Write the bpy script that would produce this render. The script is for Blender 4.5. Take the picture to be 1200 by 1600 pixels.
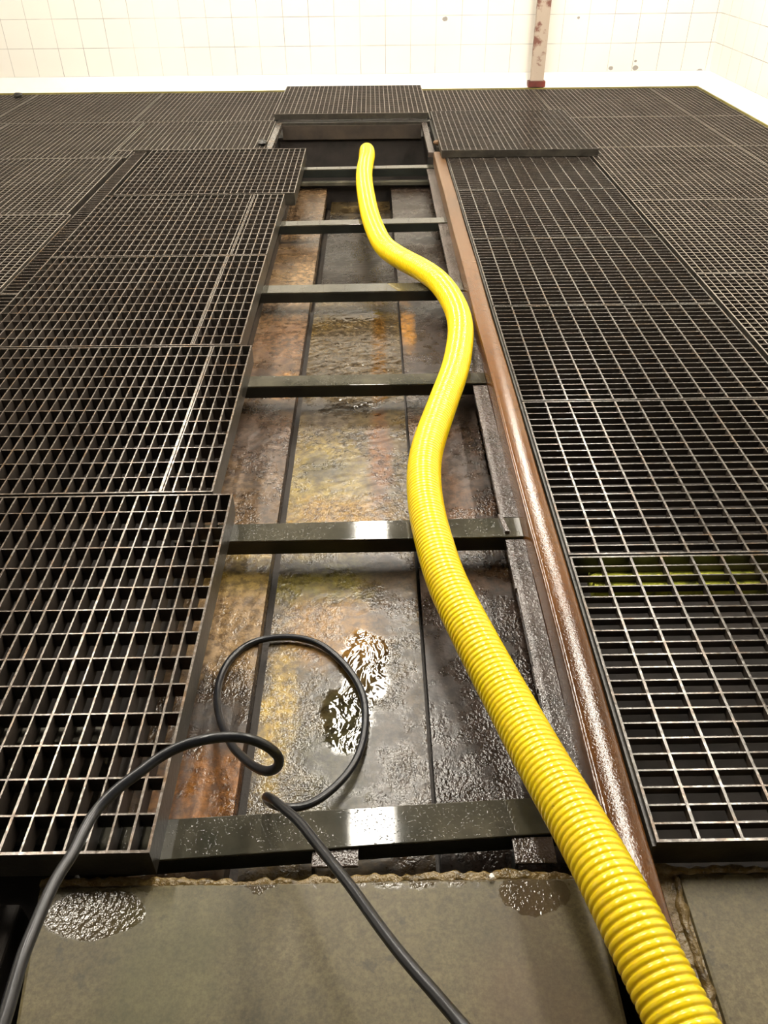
import bpy, bmesh, math, random
import numpy as np
from mathutils import Vector, Matrix
random.seed(7)
rng = np.random.default_rng(7)
for o in list(bpy.data.objects): bpy.data.objects.remove(o)
S = bpy.context.scene
COL = S.collection

# ------------------------------------------------------------------ camera
H = 1.5                                   # eye height above the gratings
F = 1244.0                                # focal length in pixels of the 1200x1600 frame
def nrm(v): v = np.array(v, float); return v/np.linalg.norm(v)
dY = nrm([-22, 950, -1244]); _a = .014
dX = nrm([1, _a, (950*_a-22)/1244]); dZ = np.cross(dX, dY)
M = np.array([dX, dY, dZ])                # camera axes -> world axes
cam = bpy.data.cameras.new('camera'); co = bpy.data.objects.new('camera', cam); COL.objects.link(co)
cam.sensor_fit = 'HORIZONTAL'; cam.sensor_width = 36; cam.lens = 36*F/1200
cam.clip_start = .02; cam.clip_end = 60
co.matrix_world = Matrix.Translation((0, 0, H)) @ Matrix([list(r) for r in M]).to_4x4()
S.camera = co

# ------------------------------------------------------------------ world, exposure
S.view_settings.view_transform = 'Standard'; S.view_settings.look = 'None'
S.view_settings.gamma = 1; S.view_settings.use_curve_mapping = False
S.view_settings.exposure = 1.05
wd = bpy.data.worlds.new('world'); S.world = wd; wd.use_nodes = True
wd.node_tree.nodes['Background'].inputs[0].default_value = (1, .93, .82, 1)
wd.node_tree.nodes['Background'].inputs[1].default_value = .15
LAMP = 27.0                               # emission of the tube lamps
CEIL = 3.2

# ------------------------------------------------------------------ materials
class NT:
    def __init__(s, name):
        s.m = bpy.data.materials.new(name); s.m.use_nodes = True
        s.t = s.m.node_tree; s.b = s.t.nodes['Principled BSDF']
        s.pos = s.t.nodes.new('ShaderNodeNewGeometry').outputs['Position']
    def n(s, typ, **kw):
        x = s.t.nodes.new(typ)
        for k, v in kw.items(): setattr(x, k, v)
        return x
    def link(s, a, b): s.t.links.new(a, b)
    def noise(s, scale, detail=4, rough=.6, dist=0, stretch=None, vec=None):
        x = s.n('ShaderNodeTexNoise'); x.inputs['Scale'].default_value = scale
        x.inputs['Detail'].default_value = detail; x.inputs['Roughness'].default_value = rough
        x.inputs['Distortion'].default_value = dist
        v = vec or s.pos
        if stretch:
            mp = s.n('ShaderNodeMapping'); mp.inputs['Scale'].default_value = stretch
            s.link(v, mp.inputs['Vector']); v = mp.outputs[0]
        s.link(v, x.inputs['Vector']); return x.outputs['Fac']
    def ramp(s, fac, stops):
        x = s.n('ShaderNodeValToRGB'); e = x.color_ramp.elements
        while len(e) < len(stops): e.new(.5)
        for i, (p, c) in enumerate(stops):
            e[i].position = p; e[i].color = (c, c, c, 1) if isinstance(c, (int, float)) else (*c, 1)
        s.link(fac, x.inputs[0]); return x.outputs[0]
    def mix(s, fac, a, b, mode='MIX'):
        x = s.n('ShaderNodeMix', data_type='RGBA', blend_type=mode)
        for v, i in ((fac, 0), (a, 6), (b, 7)):
            if isinstance(v, (int, float)): x.inputs[i].default_value = v
            elif isinstance(v, tuple): x.inputs[i].default_value = (*v, 1)
            else: s.link(v, x.inputs[i])
        return x.outputs[2]
    def math(s, op, a, b=0, c=None, clamp=False):
        x = s.n('ShaderNodeMath', operation=op, use_clamp=clamp)
        for i, v in enumerate((a, b) if c is None else (a, b, c)):
            if isinstance(v, (int, float)): x.inputs[i].default_value = v
            else: s.link(v, x.inputs[i])
        return x.outputs[0]
    def xyz(s):
        x = s.n('ShaderNodeSeparateXYZ'); s.link(s.pos, x.inputs[0]); return x.outputs
    def blob(s, x, y, rx, ry, wob=.5, soft=.35, wsc=9):
        """irregular stain centred at x, y"""
        p = s.xyz()
        u = s.math('DIVIDE', s.math('SUBTRACT', p[0], x), rx)
        v = s.math('DIVIDE', s.math('SUBTRACT', p[1], y), ry)
        d = s.math('SQRT', s.math('ADD', s.math('MULTIPLY', u, u), s.math('MULTIPLY', v, v)))
        w = s.math('MULTIPLY', s.math('SUBTRACT', s.noise(wsc, 6, .65), .5), wob*4)
        d = s.math('ADD', d, w)
        return s.math('DIVIDE', s.math('SUBTRACT', 1+soft, d), 2*soft, clamp=True)
    def out(s, col=None, rough=.5, metal=0, bump=None, coat=0, spec=.5, coatr=.08):
        b = s.b.inputs
        for v, k in ((col, 'Base Color'), (rough, 'Roughness'), (metal, 'Metallic'), (coat, 'Coat Weight'), (spec, 'Specular IOR Level'), (coatr, 'Coat Roughness')):
            if v is None: continue
            if isinstance(v, tuple): b[k].default_value = (*v, 1)
            elif isinstance(v, (int, float)): b[k].default_value = v
            else: s.link(v, b[k])
        last = None
        for h, st, di in (bump or []):
            x = s.n('ShaderNodeBump'); x.inputs['Distance'].default_value = di
            if isinstance(st, (int, float)): x.inputs['Strength'].default_value = st
            else: s.link(st, x.inputs['Strength'])
            s.link(h, x.inputs['Height'])
            if last: s.link(last, x.inputs['Normal'])
            last = x.outputs[0]
        if last:
            s.link(last, b['Normal']); s.link(last, b['Coat Normal'])
        return s.m

def mat_grating(name, a, b, c, rough=.24):
    t = NT(name); n = t.noise(2.2, 5); f = t.noise(60, 3)
    col = t.mix(t.ramp(n, [(.4, 0.), (.62, 1.)]), a, b)
    col = t.mix(t.math('MULTIPLY', t.ramp(t.noise(14, 4), [(.5, 0.), (.7, 1.)]), .7), col, c)
    return t.out(col, t.ramp(f, [(.3, rough-.14), (.7, rough+.15)]), .25, [(f, .3, .002)])
def mat_tiles(name, horiz):
    t = NT(name); p = t.xyz()
    def line(v, off, w):
        q = t.math('FRACT', t.math('DIVIDE', t.math('ADD', v, off), .25))
        return t.math('MAXIMUM', t.math('LESS_THAN', q, w), t.math('GREATER_THAN', q, 1-w))
    g = t.math('MAXIMUM', line(p[horiz], 10.115 if horiz == 0 else 10.1, .011), line(p[2], 9.87, .011))
    col = t.mix(t.ramp(t.noise(.9, 3), [(.35, 0.), (.7, 1.)]), (.90, .87, .81), (.88, .84, .76))
    gv = t.math('MULTIPLY', g, t.ramp(t.noise(1.7, 3), [(.35, .25), (.65, 1.)]))
    if horiz == 0:
        for x, z, r in ((.72, .60, .022), (2.03, .60, .012), (2.42, .16, .02), (2.67, .16, .025), (3.33, .12, .03), (2.66, .22, .012)):
            u = t.math('DIVIDE', t.math('SUBTRACT', p[0], x), r*1.3); v = t.math('DIVIDE', t.math('SUBTRACT', p[2], z), r)
            d = t.math('ADD', t.math('MULTIPLY', u, u), t.math('MULTIPLY', v, v))
            gv = t.math('MAXIMUM', gv, t.math('LESS_THAN', t.math('ADD', d, t.noise(40)), 1.3))
    col = t.mix(gv, col, (.36, .33, .30))
    return t.out(col, .25, 0, [(t.math('SUBTRACT', 1, g), .3, .002)])
def mat_plain(name, col, rough=.6, var=.25, sc=6, bumpd=.002, bs=60, metal=0, coat=0):
    t = NT(name); n = t.noise(sc, 6)
    c = t.mix(t.ramp(n, [(.35, 0.), (.65, 1.)]), tuple(x*(1-var) for x in col), tuple(min(1, x*(1+var)) for x in col))
    return t.out(c, rough, metal, [(t.noise(bs, 4), .35, bumpd)], coat)

def mat_floor(name, c1, c2, c3, blobs, wetx):
    t = NT(name)
    n = t.noise(3.2, 7, .65, .4); fine = t.noise(34, 6, .7)
    col = t.ramp(n, [(.30, c1), (.5, c2), (.68, c3)])
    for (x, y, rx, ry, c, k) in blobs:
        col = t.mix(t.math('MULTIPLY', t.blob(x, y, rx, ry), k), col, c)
    col = t.mix(.85, col, t.mix(t.ramp(fine, [(.40, 0.), (.60, 1.)]), (.20, .17, .13), (.92, .9, .86)), 'MULTIPLY')
    # standing water (smooth ripples) against rough wet crust (sparkles)
    p = t.xyz()
    water = None
    for (x, y, rx, ry) in wetx:
        b = t.blob(x, y, rx, ry, .35, .12)
        water = b if water is None else t.math('MAXIMUM', water, b)
    if water is None: water = t.math('MULTIPLY', n, 0)
    dry = t.math('SUBTRACT', 1, water)
    amp = t.ramp(t.noise(6, 5, .65), [(.42, .1), (.60, 1.)])
    h1 = t.noise(110, 2, .55)
    drop = t.math('MULTIPLY', t.math('MULTIPLY', t.ramp(h1, [(.50, 0.), (.60, 1.)]), dry), amp)
    rip = t.noise(13, 3, .5, .5, stretch=(1, .8, 1))
    rough = t.math('MAXIMUM', t.math('SUBTRACT', .42, t.math('ADD', t.math('MULTIPLY', t.math('MULTIPLY', dry, amp), .35), t.math('MULTIPLY', water, .38))), .04)
    return t.out(col, rough, 0, [(h1, t.math('MULTIPLY', t.math('MULTIPLY', dry, amp), .9), .0036), (rip, t.math('ADD', .06, t.math('MULTIPLY', water, .22)), .026)], 0, .52)

OCH = (.26, .14, .022); OLIVE = (.16, .13, .04); DKB = (.035, .022, .014); GRY = (.15, .125, .10); ORA = (.34, .13, .018); PUR = (.075, .052, .045); TAN = (.38, .25, .12)
def mat_beam():
    t = NT('wet_green_black_steel')
    col = t.ramp(t.noise(6, 6), [(.3, (.030, .030, .022)), (.55, (.065, .060, .044)), (.7, (.10, .09, .066))])
    drops = t.ramp(t.noise(190, 1, .5), [(.64, 0.), (.74, 1.)])
    drops = t.math('MULTIPLY', drops, t.ramp(t.noise(11, 3), [(.45, 0.), (.6, 1.)]))
    r = t.ramp(t.noise(8, 4), [(.35, .02), (.8, .09)])
    return t.out(col, r, 0, [(drops, .5, .0015), (t.noise(9, 2), .05, .002)], .15)
def mat_moss():
    t = NT('green_moss'); n = t.noise(22, 5)
    g = t.ramp(n, [(.35, (.12, .13, .02)), (.48, (.50, .52, .04)), (.65, (.62, .66, .07))])
    p = t.xyz(); far = t.math('MULTIPLY', t.math('SUBTRACT', t.math('ADD', p[0], t.math('MULTIPLY', n, .4)), 1.22), 8, clamp=True)
    return t.out(t.mix(far, g, (.17, .13, .06)), .8, 0, [(t.noise(60), .6, .006)])
mats = dict(
    grate_left=mat_grating('grating_worn_brown', (.095, .074, .058), (.15, .128, .105), (.18, .10, .04)),
    grate_right=mat_grating('grating_worn_grey', (.075, .066, .056), (.115, .105, .092), (.14, .08, .035)),
    grate_far=mat_grating('grating_far_grey', (.17, .145, .12), (.23, .20, .165), (.20, .16, .10), .42),
    grate_body=mat_plain('grating_shaded_sides', (.036, .027, .020), .55, .4, 9, .002),
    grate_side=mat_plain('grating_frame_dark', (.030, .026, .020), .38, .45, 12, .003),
    tiles_back=mat_tiles('white_tile_back', 0), tiles_side=mat_tiles('white_tile_side', 1),
    white=mat_plain('white_glazed_skirting', (.85, .83, .77), .3, .03),
    paint=mat_plain('grey_ceiling_paint', (.16, .15, .14), .8, .1),
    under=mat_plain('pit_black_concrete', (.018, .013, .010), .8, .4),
    pitwall=mat_plain('pit_wall_brown', (.028, .019, .012), .6, .5, 5, .006, 25),
    beam=mat_beam(),
    blk=mat_plain('black_steel_side', (.010, .012, .010), .4, .4),
    moss=mat_moss(),
    concrete_old=mat_plain('old_grey_concrete', (.12, .11, .085), .7, .5, 14, .01, 40),
)
def mat_rail():
    t = NT('rusty_wet_steel')
    n = t.noise(2.5, 6, .6, 0, (1, .5, 1)); col = t.ramp(n, [(.3, (.045, .018, .006)), (.5, (.12, .046, .010)), (.72, (.14, .07, .028))])
    f = t.noise(150, 3); col = t.mix(t.ramp(t.noise(40, 4), [(.55, 0.), (.75, .6)]), col, (.05, .03, .02))
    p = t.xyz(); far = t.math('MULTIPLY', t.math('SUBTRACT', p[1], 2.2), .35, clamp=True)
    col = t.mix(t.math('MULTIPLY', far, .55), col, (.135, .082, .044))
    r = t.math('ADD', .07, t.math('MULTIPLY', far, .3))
    return t.out(col, r, 0, [(f, .5, .0012)], 0)
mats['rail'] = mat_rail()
def mat_ledge():
    t = NT('wet_crusted_ledge')
    col = t.ramp(t.noise(9, 6), [(.3, (.022, .015, .011)), (.5, (.055, .040, .033)), (.7, (.09, .068, .060))])
    return t.out(col, .1, 0, [(t.noise(110, 2), 1., .003), (t.noise(22, 4), .4, .008)], 0, .7)
mats['ledge'] = mat_ledge()
def mat_slab():
    t = NT('damp_olive_concrete')
    n = t.noise(2.6, 6, .6, .3); col = t.ramp(n, [(.3, (.070, .055, .020)), (.5, (.125, .100, .044)), (.7, (.165, .132, .066))])
    spk = t.ramp(t.noise(20, 6, .7), [(.60, 0.), (.66, 1.)])
    col = t.mix(t.math('MULTIPLY', spk, .7), col, (.055, .045, .025))
    col = t.mix(t.math('MULTIPLY', t.ramp(t.noise(55, 4, .7), [(.35, 1.), (.6, 0.)]), .45), col, (.06, .05, .026))
    p = t.xyz()
    w = t.math('MULTIPLY', t.math('SUBTRACT', t.noise(13, 5, .65), .5), .11)
    edge = t.math('DIVIDE', t.math('SUBTRACT', t.math('ADD', p[1], w), .822), .010, clamp=True)
    pt1 = t.blob(-.57, .775, .10, .050, .16, .05, 16)
    pt2 = t.blob(.30, .80, .075, .045, .2, .05, 16)
    col = t.mix(.6, col, t.mix(t.ramp(t.noise(130, 4, .7), [(.38, 0.), (.62, 1.)]), (.5, .48, .42), (1.15, 1.15, 1.1)), 'MULTIPLY')
    wet = t.math('MAXIMUM', edge, t.math('MAXIMUM', pt1, pt2))
    col = t.mix(t.math('MULTIPLY', wet, .85), col, (.075, .058, .035))
    grn = t.blob(-.40, .66, .10, .16, .5, .5, 6)
    col = t.mix(t.math('MULTIPLY', grn, .3), col, (.09, .095, .03))
    brn = t.blob(.28, .58, .10, .18, .5, .5, 6)
    col = t.mix(t.math('MULTIPLY', brn, .35), col, (.12, .065, .035))
    r = t.math('ADD', t.math('MULTIPLY', t.math('SUBTRACT', 1, wet), .40), .09)
    return t.out(col, r, 0, [(t.noise(90, 2, .6), t.math('MULTIPLY', wet, .9), .0022), (t.noise(90, 3), .12, .001)], 0, .5)
mats['slab'] = mat_slab()
def mat_mortar():
    t = NT('wet_yellow_mortar')
    col = t.ramp(t.noise(24, 6), [(.3, (.04, .027, .012)), (.5, (.16, .105, .032)), (.68, (.24, .18, .09))])
    return t.out(col, .14, 0, [(t.noise(100, 2), .9, .003), (t.noise(40, 5), .8, .010)], 0, .5)
mats['mortar'] = mat_mortar()
def mat_hose():
    t = NT('glossy_yellow_plastic')
    col = t.mix(t.ramp(t.noise(5, 4), [(.35, 0.), (.65, 1.)]), (.95, .71, .008), (.90, .62, .006))
    col = t.mix(t.ramp(t.noise(45, 4, .6), [(.70, 0.), (.76, .7)]), col, (.25, .14, .01))
    t.b.inputs['Subsurface Weight'].default_value = .12
    t.b.inputs['Subsurface Radius'].default_value = (.02, .012, .002)
    return t.out(col, .22, 0, None, .25, .5)
mats['hose'] = mat_hose()
mats['cable'] = mat_plain('black_rubber', (.011, .012, .015), .28, .3, 20, .0005, 90)
mats['post'] = (lambda t: t.out(t.mix(t.ramp(t.noise(9, 6), [(.52, 0.), (.62, 1.)]), (.42, .34, .27), (.17, .07, .05)), .6, 0, [(t.noise(30), .4, .004)]))(NT('peeling_painted_steel'))
mats['redrust'] = mat_plain('dark_red_rust', (.16, .03, .02), .7, .4)
mats['edge'] = mat_plain('olive_edge_strip', (.20, .17, .04), .6, .3)
mats['housing'] = mat_plain('white_enamel', (.8, .8, .78), .4, .03)
t = NT('lit_tube'); t.b.inputs['Emission Color'].default_value = (1, .93, .81, 1); t.b.inputs['Emission Strength'].default_value = LAMP
mats['lit'] = t.out((.8, .8, .8), .5)
mats['plate_l'] = mat_floor('trench_left_stain', (.045, .026, .012), (.12, .072, .035), (.18, .115, .06), [
    (-.42, 1.72, .16, .30, TAN, .9), (-.42, 1.93, .13, .10, (.36, .25, .06), .85), (-.42, 1.12, .12, .13, ORA, .8), (-.42, 3.17, .085, .11, (.42, .19, .03), .95), (-.5, 3.25, .06, .2, DKB, .7),
    (-.42, 2.7, .2, .25, PUR, .6), (-.43, 1.38, .10, .12, DKB, .8), (-.42, 4.35, .2, .3, TAN, .35), (-.45, 3.6, .2, .3, (.17, .09, .05), .5)], [])
mats['plate_c'] = mat_floor('trench_centre_stain', (.035, .023, .009), (.10, .066, .022), (.14, .105, .05), [
    (-.20, 2.35, .16, .35, (.27, .20, .05), .85), (-.12, 2.2, .2, .12, OCH, .8), (-.15, 1.86, .2, .10, (.17, .14, .03), .9), (-.13, 1.66, .15, .14, (.30, .16, .04), .85),
    (.05, 1.85, .09, .2, (.09, .055, .035), .7), (-.27, 1.35, .045, .20, (.40, .26, .03), .85), (-.06, 1.22, .16, .20, (.05, .05, .025), .8), (.05, 1.15, .09, .3, PUR, .6),
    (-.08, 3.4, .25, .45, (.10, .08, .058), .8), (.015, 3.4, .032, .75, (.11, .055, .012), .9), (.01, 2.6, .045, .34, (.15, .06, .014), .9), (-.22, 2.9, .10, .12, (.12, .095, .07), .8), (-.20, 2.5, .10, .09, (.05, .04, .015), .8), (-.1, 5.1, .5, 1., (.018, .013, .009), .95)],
    [(-.045, 1.52, .075, .14), (-.095, 1.34, .07, .11), (-.1, 3.45, .3, .5)])
mats['plate_r'] = mat_floor('trench_right_stain', (.022, .013, .009), (.05, .034, .026), (.08, .058, .046), [
    (.16, 3.80, .035, .28, (.36, .17, .03), .9), (.27, 3.3, .12, .25, (.045, .032, .03), .7), (.2, 2.75, .08, .1, (.20, .10, .035), .6), (.28, 2.4, .10, .40, (.16, .075, .03), .7), (.32, 2.55, .05, .16, (.11, .10, .10), .7), (.27, 1.9, .14, .10, (.12, .065, .03), .6),
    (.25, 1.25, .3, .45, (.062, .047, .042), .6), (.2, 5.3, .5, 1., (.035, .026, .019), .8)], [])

# ------------------------------------------------------------------ mesh helpers
class MB:
    def __init__(s): s.v = []; s.f = []
    def box(s, x0, x1, y0, y1, z0, z1):
        b = len(s.v)
        s.v += [(x0,y0,z0),(x1,y0,z0),(x1,y1,z0),(x0,y1,z0),(x0,y0,z1),(x1,y0,z1),(x1,y1,z1),(x0,y1,z1)]
        s.f += [tuple(b+i for i in q) for q in ((0,3,2,1),(4,5,6,7),(0,1,5,4),(1,2,6,5),(2,3,7,6),(3,0,4,7))]
        return s
    def hexa(s, bot, z0, top, z1):
        b = len(s.v); s.v += [(x,y,z0) for x,y in bot]+[(x,y,z1) for x,y in top]
        s.f += [tuple(b+i for i in q) for q in ((0,3,2,1),(4,5,6,7),(0,1,5,4),(1,2,6,5),(2,3,7,6),(3,0,4,7))]
        return s
    def build(s, name, m, parent=None, loc=(0,0,0), bevel=0, smooth=False):
        me = bpy.data.meshes.new(name); me.from_pydata(s.v, [], s.f); me.materials.append(m)
        o = bpy.data.objects.new(name, me); COL.objects.link(o); o.location = loc
        if parent: o.parent = parent
        if smooth:
            for p in me.polygons: p.use_smooth = True
        if bevel:
            k = o.modifiers.new('bevel', 'BEVEL'); k.width = bevel; k.segments = 2; k.limit_method = 'ANGLE'
        return o
def tag(o, label=None, cat=None, group=None, kind=None):
    for k, v in (('label', label), ('category', cat), ('group', group), ('kind', kind)):
        if v: o[k] = v
    return o
def empty(name, loc, label, cat, group=None, rot=0):
    o = bpy.data.objects.new(name, None); COL.objects.link(o); o.location = loc; o.rotation_euler.z = rot; o.empty_display_size = .1
    return tag(o, label, cat, group)
def ray(px, py, z):
    d = M @ np.array([px-600, 800-py, -F]); q = d*(z-H)/d[2]
    return np.array([q[0], q[1], z])
def spline(P, n=14):
    P = [np.array(p, float) for p in P]; P = [2*P[0]-P[1]]+P+[2*P[-1]-P[-2]]; out = []
    for i in range(1, len(P)-2):
        p0, p1, p2, p3 = P[i-1:i+3]
        for k in range(n):
            t_ = k/n
            out.append(.5*((2*p1)+(-p0+p2)*t_+(2*p0-5*p1+4*p2-p3)*t_**2+(-p0+3*p1-3*p2+p3)*t_**3))
    out.append(P[-2]); return np.array(out)
def resample(C, step):
    L = np.r_[0, np.cumsum(np.linalg.norm(np.diff(C, axis=0), axis=1))]
    s_ = np.arange(0, L[-1], step)
    return np.array([np.interp(s_, L, C[:, i]) for i in range(3)]).T, s_
def smooth_path(C, k):
    for _ in range(k):
        D = C.copy(); D[1:-1] = (C[:-2]+2*C[1:-1]+C[2:])/4; C = D
    return C
def sweep(name, C, R, m, seg=24):
    T = np.gradient(C, axis=0); T /= np.linalg.norm(T, axis=1)[:, None]
    u = np.cross(T[0], [0, 0, 1.]); u /= np.linalg.norm(u); V = []
    an = np.linspace(0, 2*np.pi, seg, endpoint=False)
    for i in range(len(C)):
        u = u-T[i]*np.dot(u, T[i]); u /= np.linalg.norm(u); w = np.cross(T[i], u)
        V.append(C[i]+R[i]*(np.cos(an)[:, None]*u+np.sin(an)[:, None]*w))
    V = np.concatenate(V); n = len(C); f = []
    for i in range(n-1):
        a = i*seg
        for j in range(seg):
            k = (j+1) % seg; f.append((a+j, a+k, a+seg+k, a+seg+j))
    f.append(tuple(range(seg))[::-1]); f.append(tuple(range((n-1)*seg, n*seg)))
    me = bpy.data.meshes.new(name); me.from_pydata(V.tolist(), [], f); me.materials.append(m)
    for p in me.polygons: p.use_smooth = True
    o = bpy.data.objects.new(name, me); COL.objects.link(o); return o
def rough_strip(name, pts, width, z, hgt, m, n=90, k=9, seed=1, parent=None):
    """lumpy bead of mortar along a polyline"""
    r = np.random.default_rng(seed); C = np.array(pts, float)
    L = np.r_[0, np.cumsum(np.linalg.norm(np.diff(C, axis=0), axis=1))]; s_ = np.linspace(0, L[-1], n)
    P = np.array([np.interp(s_, L, C[:, i]) for i in (0, 1)]).T; T = np.gradient(P, axis=0); T /= np.linalg.norm(T, axis=1)[:, None]
    N = np.stack([-T[:, 1], T[:, 0]], 1)
    def sm(a, q):
        for _ in range(q): a = (np.roll(a, 1)+a*2+np.roll(a, -1))/4
        return a
    wl = width*(.5+1.6*sm(r.normal(0, .5, n), 2)*.35); wr = width*(.5+1.6*sm(r.normal(0, .5, n), 2)*.35)
    V = []; f = []
    for i in range(n):
        for j in range(k):
            q = j/(k-1); off = -wl[i]+(wl[i]+wr[i])*q
            zz = z+hgt*math.sin(math.pi*q)*(.65+r.uniform(0, .5)) if 0 < j < k-1 else z-.006
            V.append((P[i, 0]+N[i, 0]*off, P[i, 1]+N[i, 1]*off, zz))
    for i in range(n-1):
        for j in range(k-1):
            a = i*k+j; f.append((a, a+k, a+k+1, a+1))
    me = bpy.data.meshes.new(name); me.from_pydata(V, [], f); me.materials.append(m)
    for p in me.polygons: p.use_smooth = True
    o = bpy.data.objects.new(name, me); COL.objects.link(o)
    if parent: o.parent = parent
    return o

# ------------------------------------------------------------------ room
XL, XR, YB, YF = -5.4, 3.43, 9.12, -2.2
def struct(o): o['kind'] = 'structure'; return o
def quad(name, vs, m, thick=None):
    mb = MB(); mb.v = vs; mb.f = [(0, 1, 2, 3)]; return struct(mb.build(name, m))
struct(MB().box(XL-.1, XR+.1, YB, YB+.15, -1.3, CEIL+.1).build('wall_back', mats['tiles_back']))
struct(MB().box(XR, XR+.15, YF, YB, -1.3, CEIL+.1).build('wall_right', mats['tiles_side']))
struct(MB().box(XL-.15, XL, YF, YB, -1.3, CEIL+.1).build('wall_left', mats['tiles_side']))
struct(MB().box(XL-.1, XR+.1, YF-.15, YF, -1.3, CEIL+.1).build('wall_front', mats['paint']))
struct(MB().box(XL, XR, YF, YB, CEIL, CEIL+.1).build('ceiling', mats['paint']))
# sloping white skirting between wall and gratings
sk = MB(); sk.v = [(XL, YB-.13, -.02), (XR-.13, YB-.13, -.02), (XR, YB, .13), (XL, YB, .13), (XL, YB, -.02), (XR, YB, -.02)]
sk.f = [(0, 1, 2, 3), (0, 4, 5, 1), (3, 2, 5, 4), (0, 3, 4), (1, 5, 2)]
struct(sk.build('baseboard_back', mats['white']))
sk = MB(); sk.v = [(XR-.13, YF, -.02), (XR-.13, YB-.13, -.02), (XR, YB, .13), (XR, YF, .13), (XR, YF, -.02), (XR, YB, -.02)]
sk.f = [(1, 0, 3, 2), (0, 1, 5, 4), (3, 4, 5, 2), (0, 4, 3), (1, 2, 5)]
struct(sk.build('baseboard_right', mats['white']))
struct(MB().box(XL, XR-.13, YB-.15, YB-.135, -.03, .012).build('trim_1', mats['edge']))
struct(MB().box(XR-.15, XR-.135, YF, YB-.15, -.03, .012).build('trim_2', mats['edge']))
# ground far below the gratings, with the deep pit at the end of the trench
fl = MB()
for (a, b, c, d) in ((XL, -.86, YF, YB), (.50, XR, YF, YB), (-.86, .50, YF, 6.42), (-.86, .50, 7.62, YB)): fl.box(a, b, c, d, -.62, -.5)
fl.box(-.86, .50, 6.42, 7.62, -1.35, -1.3)
struct(fl.build('floor', mats['under']))
# pit walls
pw = MB(); pw.box(-.88, -.84, 6.42, 7.62, -1.3, -.1).box(.48, .52, 6.42, 7.62, -1.3, -.1).box(-.84, .48, 7.58, 7.62, -1.3, -.14).box(-.84, .48, 6.26, 6.30, -1.3, -.17)
struct(pw.build('wall_pit', mats['under']))
struct(MB().box(-.60, .37, .60, 4.105, -.5, -.262).box(-.60, .37, 4.105, 6.26, -.5, -.362).build('floor_trench', mats['pitwall']))
# side walls of the trench under the gratings
struct(MB().box(-.66, -.60, .84, 6.26, -.5, -.145).build('wall_trench_left', mats['pitwall']))
struct(MB().box(.462, .52, .60, 6.42, -.5, -.10).build('wall_trench_right', mats['pitwall']))

# ------------------------------------------------------------------ concrete slabs in front
sl = MB(); top = [(-.52, -.3), (.43, -.3), (.43, .835), (-.70, .835)]
sl.hexa(top, -.5, top, -.08)
# uneven rear edge
o = sl.build('concrete_slab', mats['slab'], bevel=.008)
tag(o, 'damp olive concrete slab in the foreground, in front of the open trench', 'slab')
sl = MB(); sl.box(.602, 3.25, -.3, .84, -.5, -.08)
tag(sl.build('concrete_slab', mats['slab'], bevel=.008), 'damp concrete slab at bottom right, in front of the right-hand gratings', 'slab')
tag(MB().box(-3., -.76, -.3, .84, -.5, -.16).build('concrete_slab', mats['under'], bevel=.008), 'dark sunken concrete at the bottom left corner beneath the cable', 'slab')
o = rough_strip('mortar_seam', [(-.70, .845), (-.3, .832), (0, .838), (.25, .842), (.42, .83)], .022, -.083, .003, mats['mortar'], 220, 9, 3)
tag(o, 'crumbly wet mortar seam along the far edge of the foreground slab', 'mortar')
o = rough_strip('mortar_seam', [(.56, .846), (1.0, .84), (1.6, .84), (2.2, .84)], .024, -.083, .004, mats['mortar'], 220, 9, 5)
tag(o, 'wet mortar seam under the front edge of the nearest right-hand grating', 'mortar')
mb = MB().box(.475, .600, -.3, .575, -.5, -.084).box(.5495, .600, .575, .852, -.5, -.084)
o = empty('mortar_strip', (0, 0, 0), 'yellowish wet mortar strip beside the hose at the rail foot', 'mortar')
mb.build('bedding', mats['mortar'], o)
rough_strip('ridge', [(.592, .83), (.585, .5), (.592, .2), (.595, -.25)], .022, -.086, .010, mats['mortar'], 160, 9, 8, o)

# ------------------------------------------------------------------ trench bottom plates
def plate(x0, x1, y0, y1, z, m, label, bites=None):
    nx, ny = 12, 160; V = []; f = []
    for j in range(ny+1):
        for i in range(nx+1):
            x = x0+(x1-x0)*i/nx; y = y0+(y1-y0)*j/ny
            if bites and i == nx: x = bites(y)
            V.append((x, y, z+rng.uniform(-1, 1)*.0006))
    for j in range(ny):
        for i in range(nx):
            a = j*(nx+1)+i; f.append((a, a+1, a+nx+2, a+nx+1))
    n0 = len(V); ring = [i for i in range(nx+1)]+[j*(nx+1)+nx for j in range(1, ny+1)]+[ny*(nx+1)+i for i in range(nx-1, -1, -1)]+[j*(nx+1) for j in range(ny-1, 0, -1)]
    for r in ring: V.append((V[r][0], V[r][1], z-.06))
    L = len(ring)
    for k in range(L): f.append((ring[k], n0+k, n0+(k+1) % L, ring[(k+1) % L]))
    f.append(tuple(n0+k for k in range(L))[::-1])
    mb = MB(); mb.v = V; mb.f = f
    return tag(mb.build('trench_plate', m, smooth=False), label, 'plate', 'plates lining the trench bottom')
plate(-.60, -.352, .842, 6.25, -.20, mats['plate_l'], 'tan and rust stained wet plate along the left side of the trench bottom')
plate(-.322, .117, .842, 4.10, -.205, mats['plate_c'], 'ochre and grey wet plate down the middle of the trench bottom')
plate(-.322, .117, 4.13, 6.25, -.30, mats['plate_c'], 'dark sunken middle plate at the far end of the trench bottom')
plate(.128, .455, .842, 6.25, -.20, mats['plate_r'], 'dark purplish brown wet plate under the hose along the right of the trench', lambda y: .385+.012*math.sin(y*31) if y < 1.72 else .455)

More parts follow.
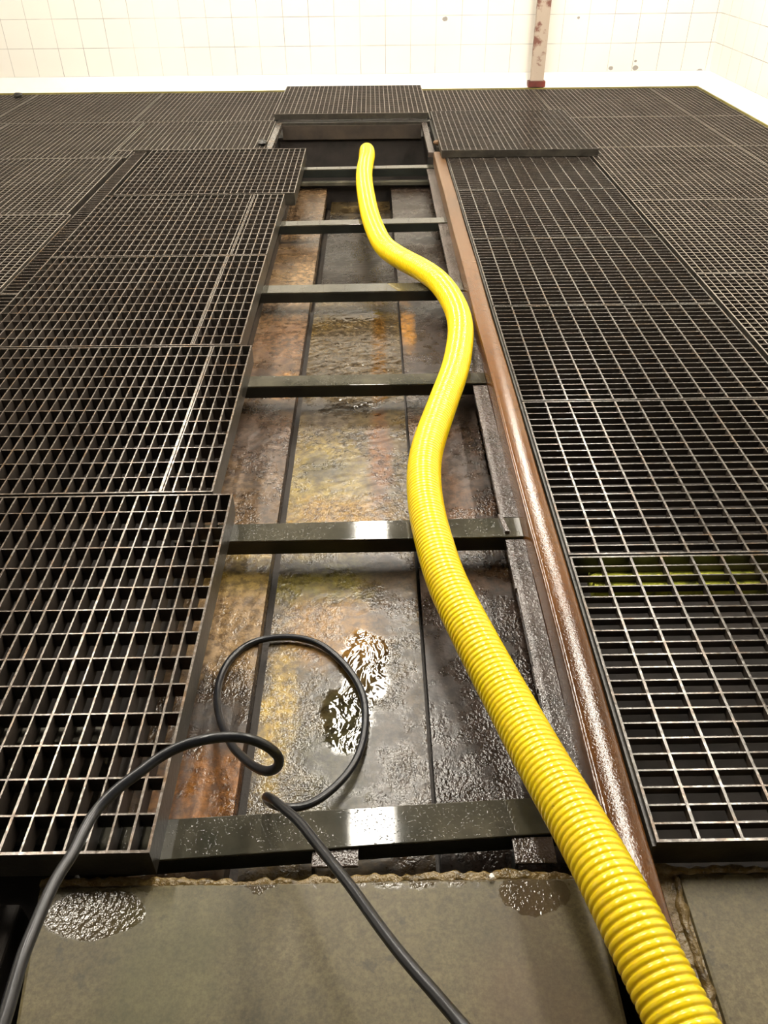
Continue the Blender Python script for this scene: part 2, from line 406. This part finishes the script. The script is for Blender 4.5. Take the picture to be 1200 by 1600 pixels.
# ------------------------------------------------------------------ cross beams
def beam(ya, yb, xa, xb, zt, label, depth=.055, wid=None):
    """inverted channel; ya/yb = (front, rear) at left and right end"""
    root = empty('cross_beam', (xa, (ya[0]+ya[1])/2, zt), label, 'beam', 'steel beams across the trench')
    L = (xa, ya[0]), (xb, yb[0]), (xb, yb[1]), (xa, ya[1])
    off = root.location
    def rel(mb):
        mb.v = [(x-off.x, y-off.y, z-off.z) for x, y, z in mb.v]; return mb
    rel(MB().hexa(L, zt-.007, L, zt)).build('top_flange', mats['beam'], root, bevel=.002)
    fr = (xa, ya[0]), (xb, yb[0]), (xb, yb[0]+.007), (xa, ya[0]+.007)
    rr = (xa, ya[1]-.007), (xb, yb[1]-.007), (xb, yb[1]), (xa, ya[1])
    rel(MB().hexa(fr, zt-depth, fr, zt-.007)).build('web', mats['blk'], root)
    rel(MB().hexa(rr, zt-depth, rr, zt-.007)).build('web', mats['blk'], root)
    return root, rel
XB0, XB1 = -.64, .456
b1, rel = beam((.875, .970), (.936, 1.022), XB0, XB1, -.08, 'wet green-black cross beam nearest the concrete slab, under the cable end')
for x0, x1 in ((-.150, -.052), (.275, .362)):
    br = rel(MB().box(x0, x1, .868, .915+(.012 if x0 > 0 else 0), -.094, -.087)).build('bracket', mats['ledge'], b1, bevel=.0015)
    rel(MB().box(x0, x0+.007, .868, .905, -.145, -.0945)).build('gusset', mats['blk'], br)
beam((1.928, 2.012), (1.933, 2.031), XB0, XB1, -.08, 'wet cross beam with a bright lamp reflection, beyond the black cable loop')
beam((2.935, 3.025), (2.941, 3.032), XB0, XB1, -.08, 'dark cross beam where the hose swings back towards the left, third from the slab')
beam((3.93, 4.033), (3.94, 4.052), XB0, XB1, -.08, 'cross beam under the bend where the hose touches the rail')
beam((5.0, 5.09), (5.035, 5.135), XB0, XB1, -.08, 'thin grey cross beam, second from the far pit')
beam((6.31, 6.375), (6.33, 6.42), XB0, XB1, -.08, 'narrow pale cross beam at the edge of the far pit', .06)
o = MB().box(XB0, .44, 6.20, 6.25, -.17, -.145).build('spacer_bar', mats['beam'], bevel=.003)
tag(o, 'low thin bar lying just below the beam at the pit edge', 'bar')
# scrap of bar lying on the second beam next to the rail
o = MB().hexa([(.385, 2.035), (.400, 2.035), (.412, 1.945), (.398, 1.945)], -.08, [(.385, 2.035), (.400, 2.035), (.412, 1.945), (.398, 1.945)], -.068).build('flat_offcut', mats['ledge'], bevel=.002)
tag(o, 'small crusted steel offcut on the beam end beside the brown rail', 'offcut')

# ------------------------------------------------------------------ rail and ledge along the right
rl = MB(); prof = [(.456, -.098), (.456, -.010), (.458, -.004), (.463, -.001)]
prof += [(.463+.070*i/14, -.0005-.0075*max(0, (i-3)/11)**2) for i in range(1, 15)] + [(.5365, -.011), (.538, -.016), (.538, -.098)]
ys = np.linspace(.58, 6.47, 90); k = len(prof)
for y in ys:
    dx = .0015*math.sin(y*5)
    for (x, z) in prof: rl.v.append((x+dx, y, z))
for i in range(len(ys)-1):
    for j in range(k-1):
        a = i*k+j; rl.f.append((a, a+1, a+k+1, a+k))
rl.f.append(tuple(range(k))); rl.f.append(tuple(range((len(ys)-1)*k, len(ys)*k))[::-1])
for i in range(len(ys)-1): rl.f.append((i*k, (i+1)*k, (i+1)*k+k-1, i*k+k-1))
r_ = empty('steel_rail', (0, 0, 0), 'long rusty brown steel rail between the open trench and right-hand gratings', 'rail')
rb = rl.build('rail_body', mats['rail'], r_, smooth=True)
bm = rb.modifiers.new('edges', 'EDGE_SPLIT'); bm.split_angle = math.radians(40)
tag(MB().box(.5405, .548, .855, 6.34, -.09, -.006).build('edge_angle', mats['grate_side'], r_), 'thin black lip')
lg = MB(); cuts = [(.90, .94)]+[(1.03, 1.925), (2.04, 2.93), (3.04, 3.93), (4.06, 5.03), (5.14, 6.32)]
for (a, b) in cuts[1:]:
    n = 12
    for i in range(n):
        y0 = a+(b-a)*i/n; y1 = a+(b-a)*(i+1)/n
        w0 = .398+rng.uniform(-1, 1)*.0025*(1 if a < 2 else 0)
        lg.box(w0, .4555, y0, y1, -.104, -.086)
lg.box(.41, .4555, .94, 6.3, -.15, -.139)
tag(lg.build('ledge', mats['ledge']), 'crusted wet ledge running along the foot of the brown rail, inside the trench', 'ledge')

# ------------------------------------------------------------------ hatch frame around the pit
hf = empty('pit_frame', (-.16, 7.0, -.02), 'steel frame around the dark pit where the hose drops in', 'frame')
def hrel(mb): mb.v = [(x+.16, y-7.0, z+.02) for x, y, z in mb.v]; return mb
hrel(MB().box(-.84, .50, 7.56, 7.62, -.05, -.005)).build('frame_side', mats['grate_side'], hf, bevel=.003)
hrel(MB().box(-.84, -.79, 6.62, 7.56, -.05, -.005)).build('frame_side', mats['grate_right'], hf, bevel=.003)
hrel(MB().box(.42, .47, 6.50, 7.56, -.05, -.012)).build('frame_side', mats['ledge'], hf, bevel=.003)
hrel(MB().box(-.79, .42, 7.545, 7.558, -.14, -.03)).build('back_board', mats['pitwall'], hf)
hrel(MB().box(.49, .52, 6.60, 7.56, -.06, .004)).build('hinge_bar', mats['grate_side'], hf, bevel=.003)

# ------------------------------------------------------------------ gratings
def grating(x0, x1, y0, y1, typ, m, label, zt=0, rot=0, fh=.08, tilt=None, group=None, double=None):
    px, py, hx, hy = {'L': (.0425, .0875, .05, .045), 'R': (.085, .0425, .022, .022), 'S': (.0425, .0425, .035, .030)}[typ]
    w_, d_ = x1-x0, y1-y0
    root = empty('floor_grating', (x0, y0, zt), label, 'grating', group, rot)
    ft = .006; fr = MB()
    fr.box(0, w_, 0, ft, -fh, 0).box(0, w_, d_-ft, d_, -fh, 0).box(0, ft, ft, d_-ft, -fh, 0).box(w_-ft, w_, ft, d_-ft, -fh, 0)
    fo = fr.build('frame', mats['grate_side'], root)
    cap = MB(); e = .0015
    cap.box(0, w_, 0, ft, 0, e).box(0, w_, d_-ft, d_, 0, e).box(0, ft, ft, d_-ft, 0, e).box(w_-ft, w_, ft, d_-ft, 0, e)
    cap.build('worn_rim', mats[m], root)
    g = MB(); nx = max(1, round(w_/px)); ny = max(1, round(d_/py))
    bw = .0048 if typ != 'R' else .0045
    yb = {'L': .0042, 'R': .0042, 'S': .0045}[typ]
    for i in range(1, nx):
        x = w_*i/nx; ww = bw*(1+.2*rng.uniform(-1, 1))/2
        if typ == 'R': ww = .0032
        g.box(x-ww, x+ww, ft, d_-ft, -hx, .0008)
    if double:
        x = w_-double; g.box(x-.0060, x-.0018, ft, d_-ft, -hx, .0012); g.box(x+.0018, x+.0060, ft, d_-ft, -hx, .0012)
    for j in range(1, ny):
        y = d_*j/ny; g.box(ft, w_-ft, y-yb/2, y+yb/2, -hy, .0)
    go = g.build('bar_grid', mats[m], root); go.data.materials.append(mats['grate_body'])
    for p in go.data.polygons: p.material_index = 0 if p.normal.z > .5 else 1   # bar tops worn; sides darkened, the cells' shade put into their colour
    if tilt: root.rotation_euler.x, root.rotation_euler.y = tilt
    return root
GL, GR = 'fine-meshed gratings left of the trench', 'wide-celled gratings right of the rail'
# left of the trench, nearest first
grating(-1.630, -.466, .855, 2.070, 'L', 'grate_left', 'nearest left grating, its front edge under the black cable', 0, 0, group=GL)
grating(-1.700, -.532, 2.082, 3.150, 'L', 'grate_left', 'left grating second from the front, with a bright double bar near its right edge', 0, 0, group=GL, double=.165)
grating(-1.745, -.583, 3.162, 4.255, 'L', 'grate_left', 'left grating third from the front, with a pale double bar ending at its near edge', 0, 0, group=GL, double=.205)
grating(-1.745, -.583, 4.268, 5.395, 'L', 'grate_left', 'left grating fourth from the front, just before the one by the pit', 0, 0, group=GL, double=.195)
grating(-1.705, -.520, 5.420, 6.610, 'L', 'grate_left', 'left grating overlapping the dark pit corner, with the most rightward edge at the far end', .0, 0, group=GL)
# right of the rail, nearest first
R = [.855, 1.742, 2.640, 3.538, 4.480, 5.436, 6.345]
RLAB = ['nearest right grating, at the bottom right corner of the frame', 'second right grating from the front, bright lamp glints beside the rail', 'third right grating from the front, rusty tinted bars near the rail',
        'fourth right grating from the front, beside the hose bend', 'fifth right grating from the front, just short of the one meeting the raised grating', 'dim right grating whose far end lies under the raised grating']
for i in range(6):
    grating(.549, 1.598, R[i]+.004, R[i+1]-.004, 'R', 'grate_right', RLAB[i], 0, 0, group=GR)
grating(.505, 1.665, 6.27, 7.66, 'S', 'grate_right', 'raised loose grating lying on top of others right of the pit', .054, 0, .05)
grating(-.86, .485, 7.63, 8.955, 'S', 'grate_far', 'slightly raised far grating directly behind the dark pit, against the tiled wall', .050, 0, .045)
# outer right columns
GX = 'outer gratings on the right'
ry = [2.80, 3.918, 5.170, 6.545, 7.625, 8.965]
rn = ['frontmost visible', 'second', 'third', 'fourth', 'rearmost, wall-side']
lab2 = ['outer right grating cut by the right picture edge beside the third and fourth wide-celled gratings',
        'square-meshed outer right grating next to the fifth wide-celled grating', 'square-meshed outer right grating level with the dim grating before the raised one',
        'square-meshed outer right grating level with the front half of the raised grating', 'square-meshed far right grating along the back wall, one short of the corner']
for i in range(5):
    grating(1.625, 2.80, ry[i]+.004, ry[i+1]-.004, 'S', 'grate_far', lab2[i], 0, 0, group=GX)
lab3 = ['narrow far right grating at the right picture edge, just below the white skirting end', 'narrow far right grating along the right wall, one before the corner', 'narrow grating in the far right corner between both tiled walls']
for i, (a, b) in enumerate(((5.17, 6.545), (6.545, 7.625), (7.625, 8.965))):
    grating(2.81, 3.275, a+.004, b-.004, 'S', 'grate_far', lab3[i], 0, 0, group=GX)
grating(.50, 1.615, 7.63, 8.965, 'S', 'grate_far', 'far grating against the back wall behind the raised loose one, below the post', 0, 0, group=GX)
# outer left
GY = 'outer gratings on the left'
LL = [(-1.855, 3.78, 5.005, 'outer left grating cut by the left picture edge, beside the narrow strip'), (-1.885, 5.015, 6.375, 'outer left grating beside the far end of the narrow strip'),]
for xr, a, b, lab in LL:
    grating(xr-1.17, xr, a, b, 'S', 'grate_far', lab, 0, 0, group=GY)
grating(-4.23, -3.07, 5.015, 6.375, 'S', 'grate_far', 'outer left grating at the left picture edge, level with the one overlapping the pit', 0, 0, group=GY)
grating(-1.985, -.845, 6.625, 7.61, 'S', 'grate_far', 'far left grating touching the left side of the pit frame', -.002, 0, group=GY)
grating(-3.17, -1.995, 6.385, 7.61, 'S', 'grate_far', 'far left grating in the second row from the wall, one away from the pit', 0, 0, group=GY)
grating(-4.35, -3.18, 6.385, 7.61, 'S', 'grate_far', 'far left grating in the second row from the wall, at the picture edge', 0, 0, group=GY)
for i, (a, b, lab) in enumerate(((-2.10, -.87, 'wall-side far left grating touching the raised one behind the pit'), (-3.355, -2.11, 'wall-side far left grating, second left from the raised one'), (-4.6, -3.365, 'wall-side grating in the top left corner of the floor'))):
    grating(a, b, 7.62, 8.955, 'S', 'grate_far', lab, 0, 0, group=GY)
# narrow strip between the outer left gratings and the trench-side ones
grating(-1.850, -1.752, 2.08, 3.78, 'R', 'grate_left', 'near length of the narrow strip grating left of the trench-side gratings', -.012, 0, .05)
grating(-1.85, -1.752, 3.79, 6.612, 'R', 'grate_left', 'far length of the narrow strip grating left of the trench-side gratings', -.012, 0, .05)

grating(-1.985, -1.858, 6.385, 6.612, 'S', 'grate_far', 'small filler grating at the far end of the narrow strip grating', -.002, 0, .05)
# ribs seen through the gratings
tag(MB().box(.60, 3.2, 1.625, 1.705, -.07, -.0225).build('concrete_rib', mats['moss'], bevel=.006), 'mossy green rib showing through cells of the nearest right grating', 'rib')
tag(MB().box(-2.4, -.665, 1.165, 1.215, -.5, -.054).build('concrete_rib', mats['concrete_old'], bevel=.006), 'grey concrete rib showing through cells of the nearest left grating', 'rib')

# ------------------------------------------------------------------ hose
HP = [(574, 243), (570, 262), (569, 280), (572, 305), (578, 335), (588, 363), (602, 387), (630, 406), (657, 420), (682, 437), (699, 457), (711, 478), (718, 498), (720, 518), (718, 541), (711, 577), (694, 624), (678, 668), (666, 706), (662, 740), (664, 779), (671, 820), (684, 867), (699, 912), (743, 1000), (797, 1100), (852, 1200), (911, 1300), (965, 1400), (1015, 1500), (1041, 1550), (1066, 1600), (1118, 1710)]
HR = .0578
pts = [ray(x, y, float(np.interp(y, [1080, 1180, 1280, 1400], [-.0205, .005, .035, .064]))) for x, y in HP]
far = pts[0]
head = [far+np.array([-.022, .50, -1.0]), far+np.array([-.022, .49, -.55]), far+np.array([-.020, .43, -.22]), far+np.array([-.008, .27, -.03])]
C = spline(head+pts, 20); C, _ = resample(C, .01); C = smooth_path(C, 60)
PITCH = .0155; C, s_ = resample(C, PITCH/8)
C = smooth_path(C, 3)
ph = (s_/PITCH) % 1
rad = HR-.0034*np.exp(-((ph-.5)/.17)**2)
o = sweep('suction_hose', C, rad, mats['hose'], 36)
tag(o, 'thick ribbed bright yellow hose snaking over the trench beams into the far pit', 'hose')

# ------------------------------------------------------------------ cable
CR = .0098
CP = [(-30, 1700, .42), (4, 1600, .38), (19, 1550, .36), (34, 1499, .34), (47, 1465, .33), (76, 1397, .31), (94, 1363, .30), (114, 1333, .29), (130, 1300, .285), (150, 1267, .28), (183, 1233, .28), (218, 1207, .28), (250, 1183, .28), (283, 1166, .28), (317, 1156, .28), (350, 1151.5, .27), (383, 1153, .26),
      (410, 1162, .24), (430, 1176, .21), (437, 1189, .18), (431, 1201, .15), (415, 1205, .12), (396, 1197, .08), (379, 1183, .04), (364, 1167, 0), (350, 1140, -.06), (343, 1120, -.10), (339, 1093, -.14), (342, 1067, -.165),
      (353, 1040, -.18), (373, 1017, -.188), (400, 1002, -.189), (433, 996, -.189), (467, 997, -.189), (500, 1007, -.189), (527, 1027, -.189), (550, 1053, -.189), (566, 1083, -.189), (571, 1113, -.189), (569, 1147, -.185), (561, 1177, -.18),
      (549, 1200, -.175), (530, 1223, -.165), (507, 1243, -.155), (483, 1257, -.145), (460, 1262, -.135), (438, 1261, -.12), (422, 1254, -.085), (416, 1245, -.03), (426, 1249, .01), (443, 1263, .04), (467, 1284, .07), (493, 1316, .10), (520, 1350, .13),
      (547, 1384, .155), (573, 1420, .18), (600, 1457, .205), (633, 1499, .23), (680, 1553, .26), (722, 1602, .29), (800, 1690, .33)]
C = spline([ray(*p) for p in CP], 14); C, _ = resample(C, .004); C = smooth_path(C, 12)
C[:, 2] = np.maximum(C[:, 2], -.1893)
o = sweep('rubber_cable', C, np.full(len(C), CR), mats['cable'], 16)
tag(o, 'black rubber cable looping into the trench and back out over the slab', 'cable')

# ------------------------------------------------------------------ post on the back wall
p_ = empty('steel_post', (1.655, 9.0, .06), 'peeling pinkish-grey steel post standing against the tiled back wall', 'post')
MB().box(-.066, .066, -.03, .03, .012, CEIL-.08).build('shaft', mats['post'], p_, bevel=.006)
MB().box(-.085, .085, -.04, .05, -.04, .012).build('base_plate', mats['redrust'], p_, bevel=.003)
# dirt lumps
def lump(x, y, z, r, label, m='grate_side'):
    bm = bmesh.new(); bmesh.ops.create_icosphere(bm, subdivisions=2, radius=r)
    for v in bm.verts: v.co *= 1+random.uniform(-.22, .22); v.co.z *= .6
    me = bpy.data.meshes.new('debris_lump'); bm.to_mesh(me); bm.free(); me.materials.append(mats[m])
    o = bpy.data.objects.new('debris_lump', me); COL.objects.link(o); o.location = (x, y, z+r*.5); tag(o, label, 'debris')
q = ray(32, 151, 0); lump(q[0], q[1]-.05, .0, .045, 'dark lump of dirt on the far left floor edge by the wall')
lump(-.87, 6.74, .0, .04, 'small dirt lump on the grating left of the pit')
lump(.505, 6.66, .004, .035, 'rusty lump on the bar right of the pit', 'rail')
q = ray(768, 1371, -.075); lump(q[0], q[1], -.074, .006, 'tiny pale yellow chip at the slab edge left of the hose', 'white')

# ------------------------------------------------------------------ ceiling lamps (outside the picture, they light the room)
n = 0
for x in (-2.2, -.07, 2.12):
    for y0, ll in ((2.2, 2.7), (5.5, 1.7 if abs(x) < 1 else 2.6)):
        row = 'left' if x < -1 else ('right' if x > 1 else 'middle')
        L_ = empty('ceiling_lamp', (x, y0+ll/2, CEIL), f'long white tube lamp on the ceiling, {row} row, {"nearer" if y0 < 4 else "farther"} one', 'lamp', 'tube lamps on the ceiling')
        MB().box(-.16, .16, -ll/2-.02, ll/2+.02, -.05, -.001).build('housing', mats['housing'], L_)
        MB().box(-.135, .135, -ll/2, ll/2, -.075, -.0505).build('diffuser', mats['lit'], L_)
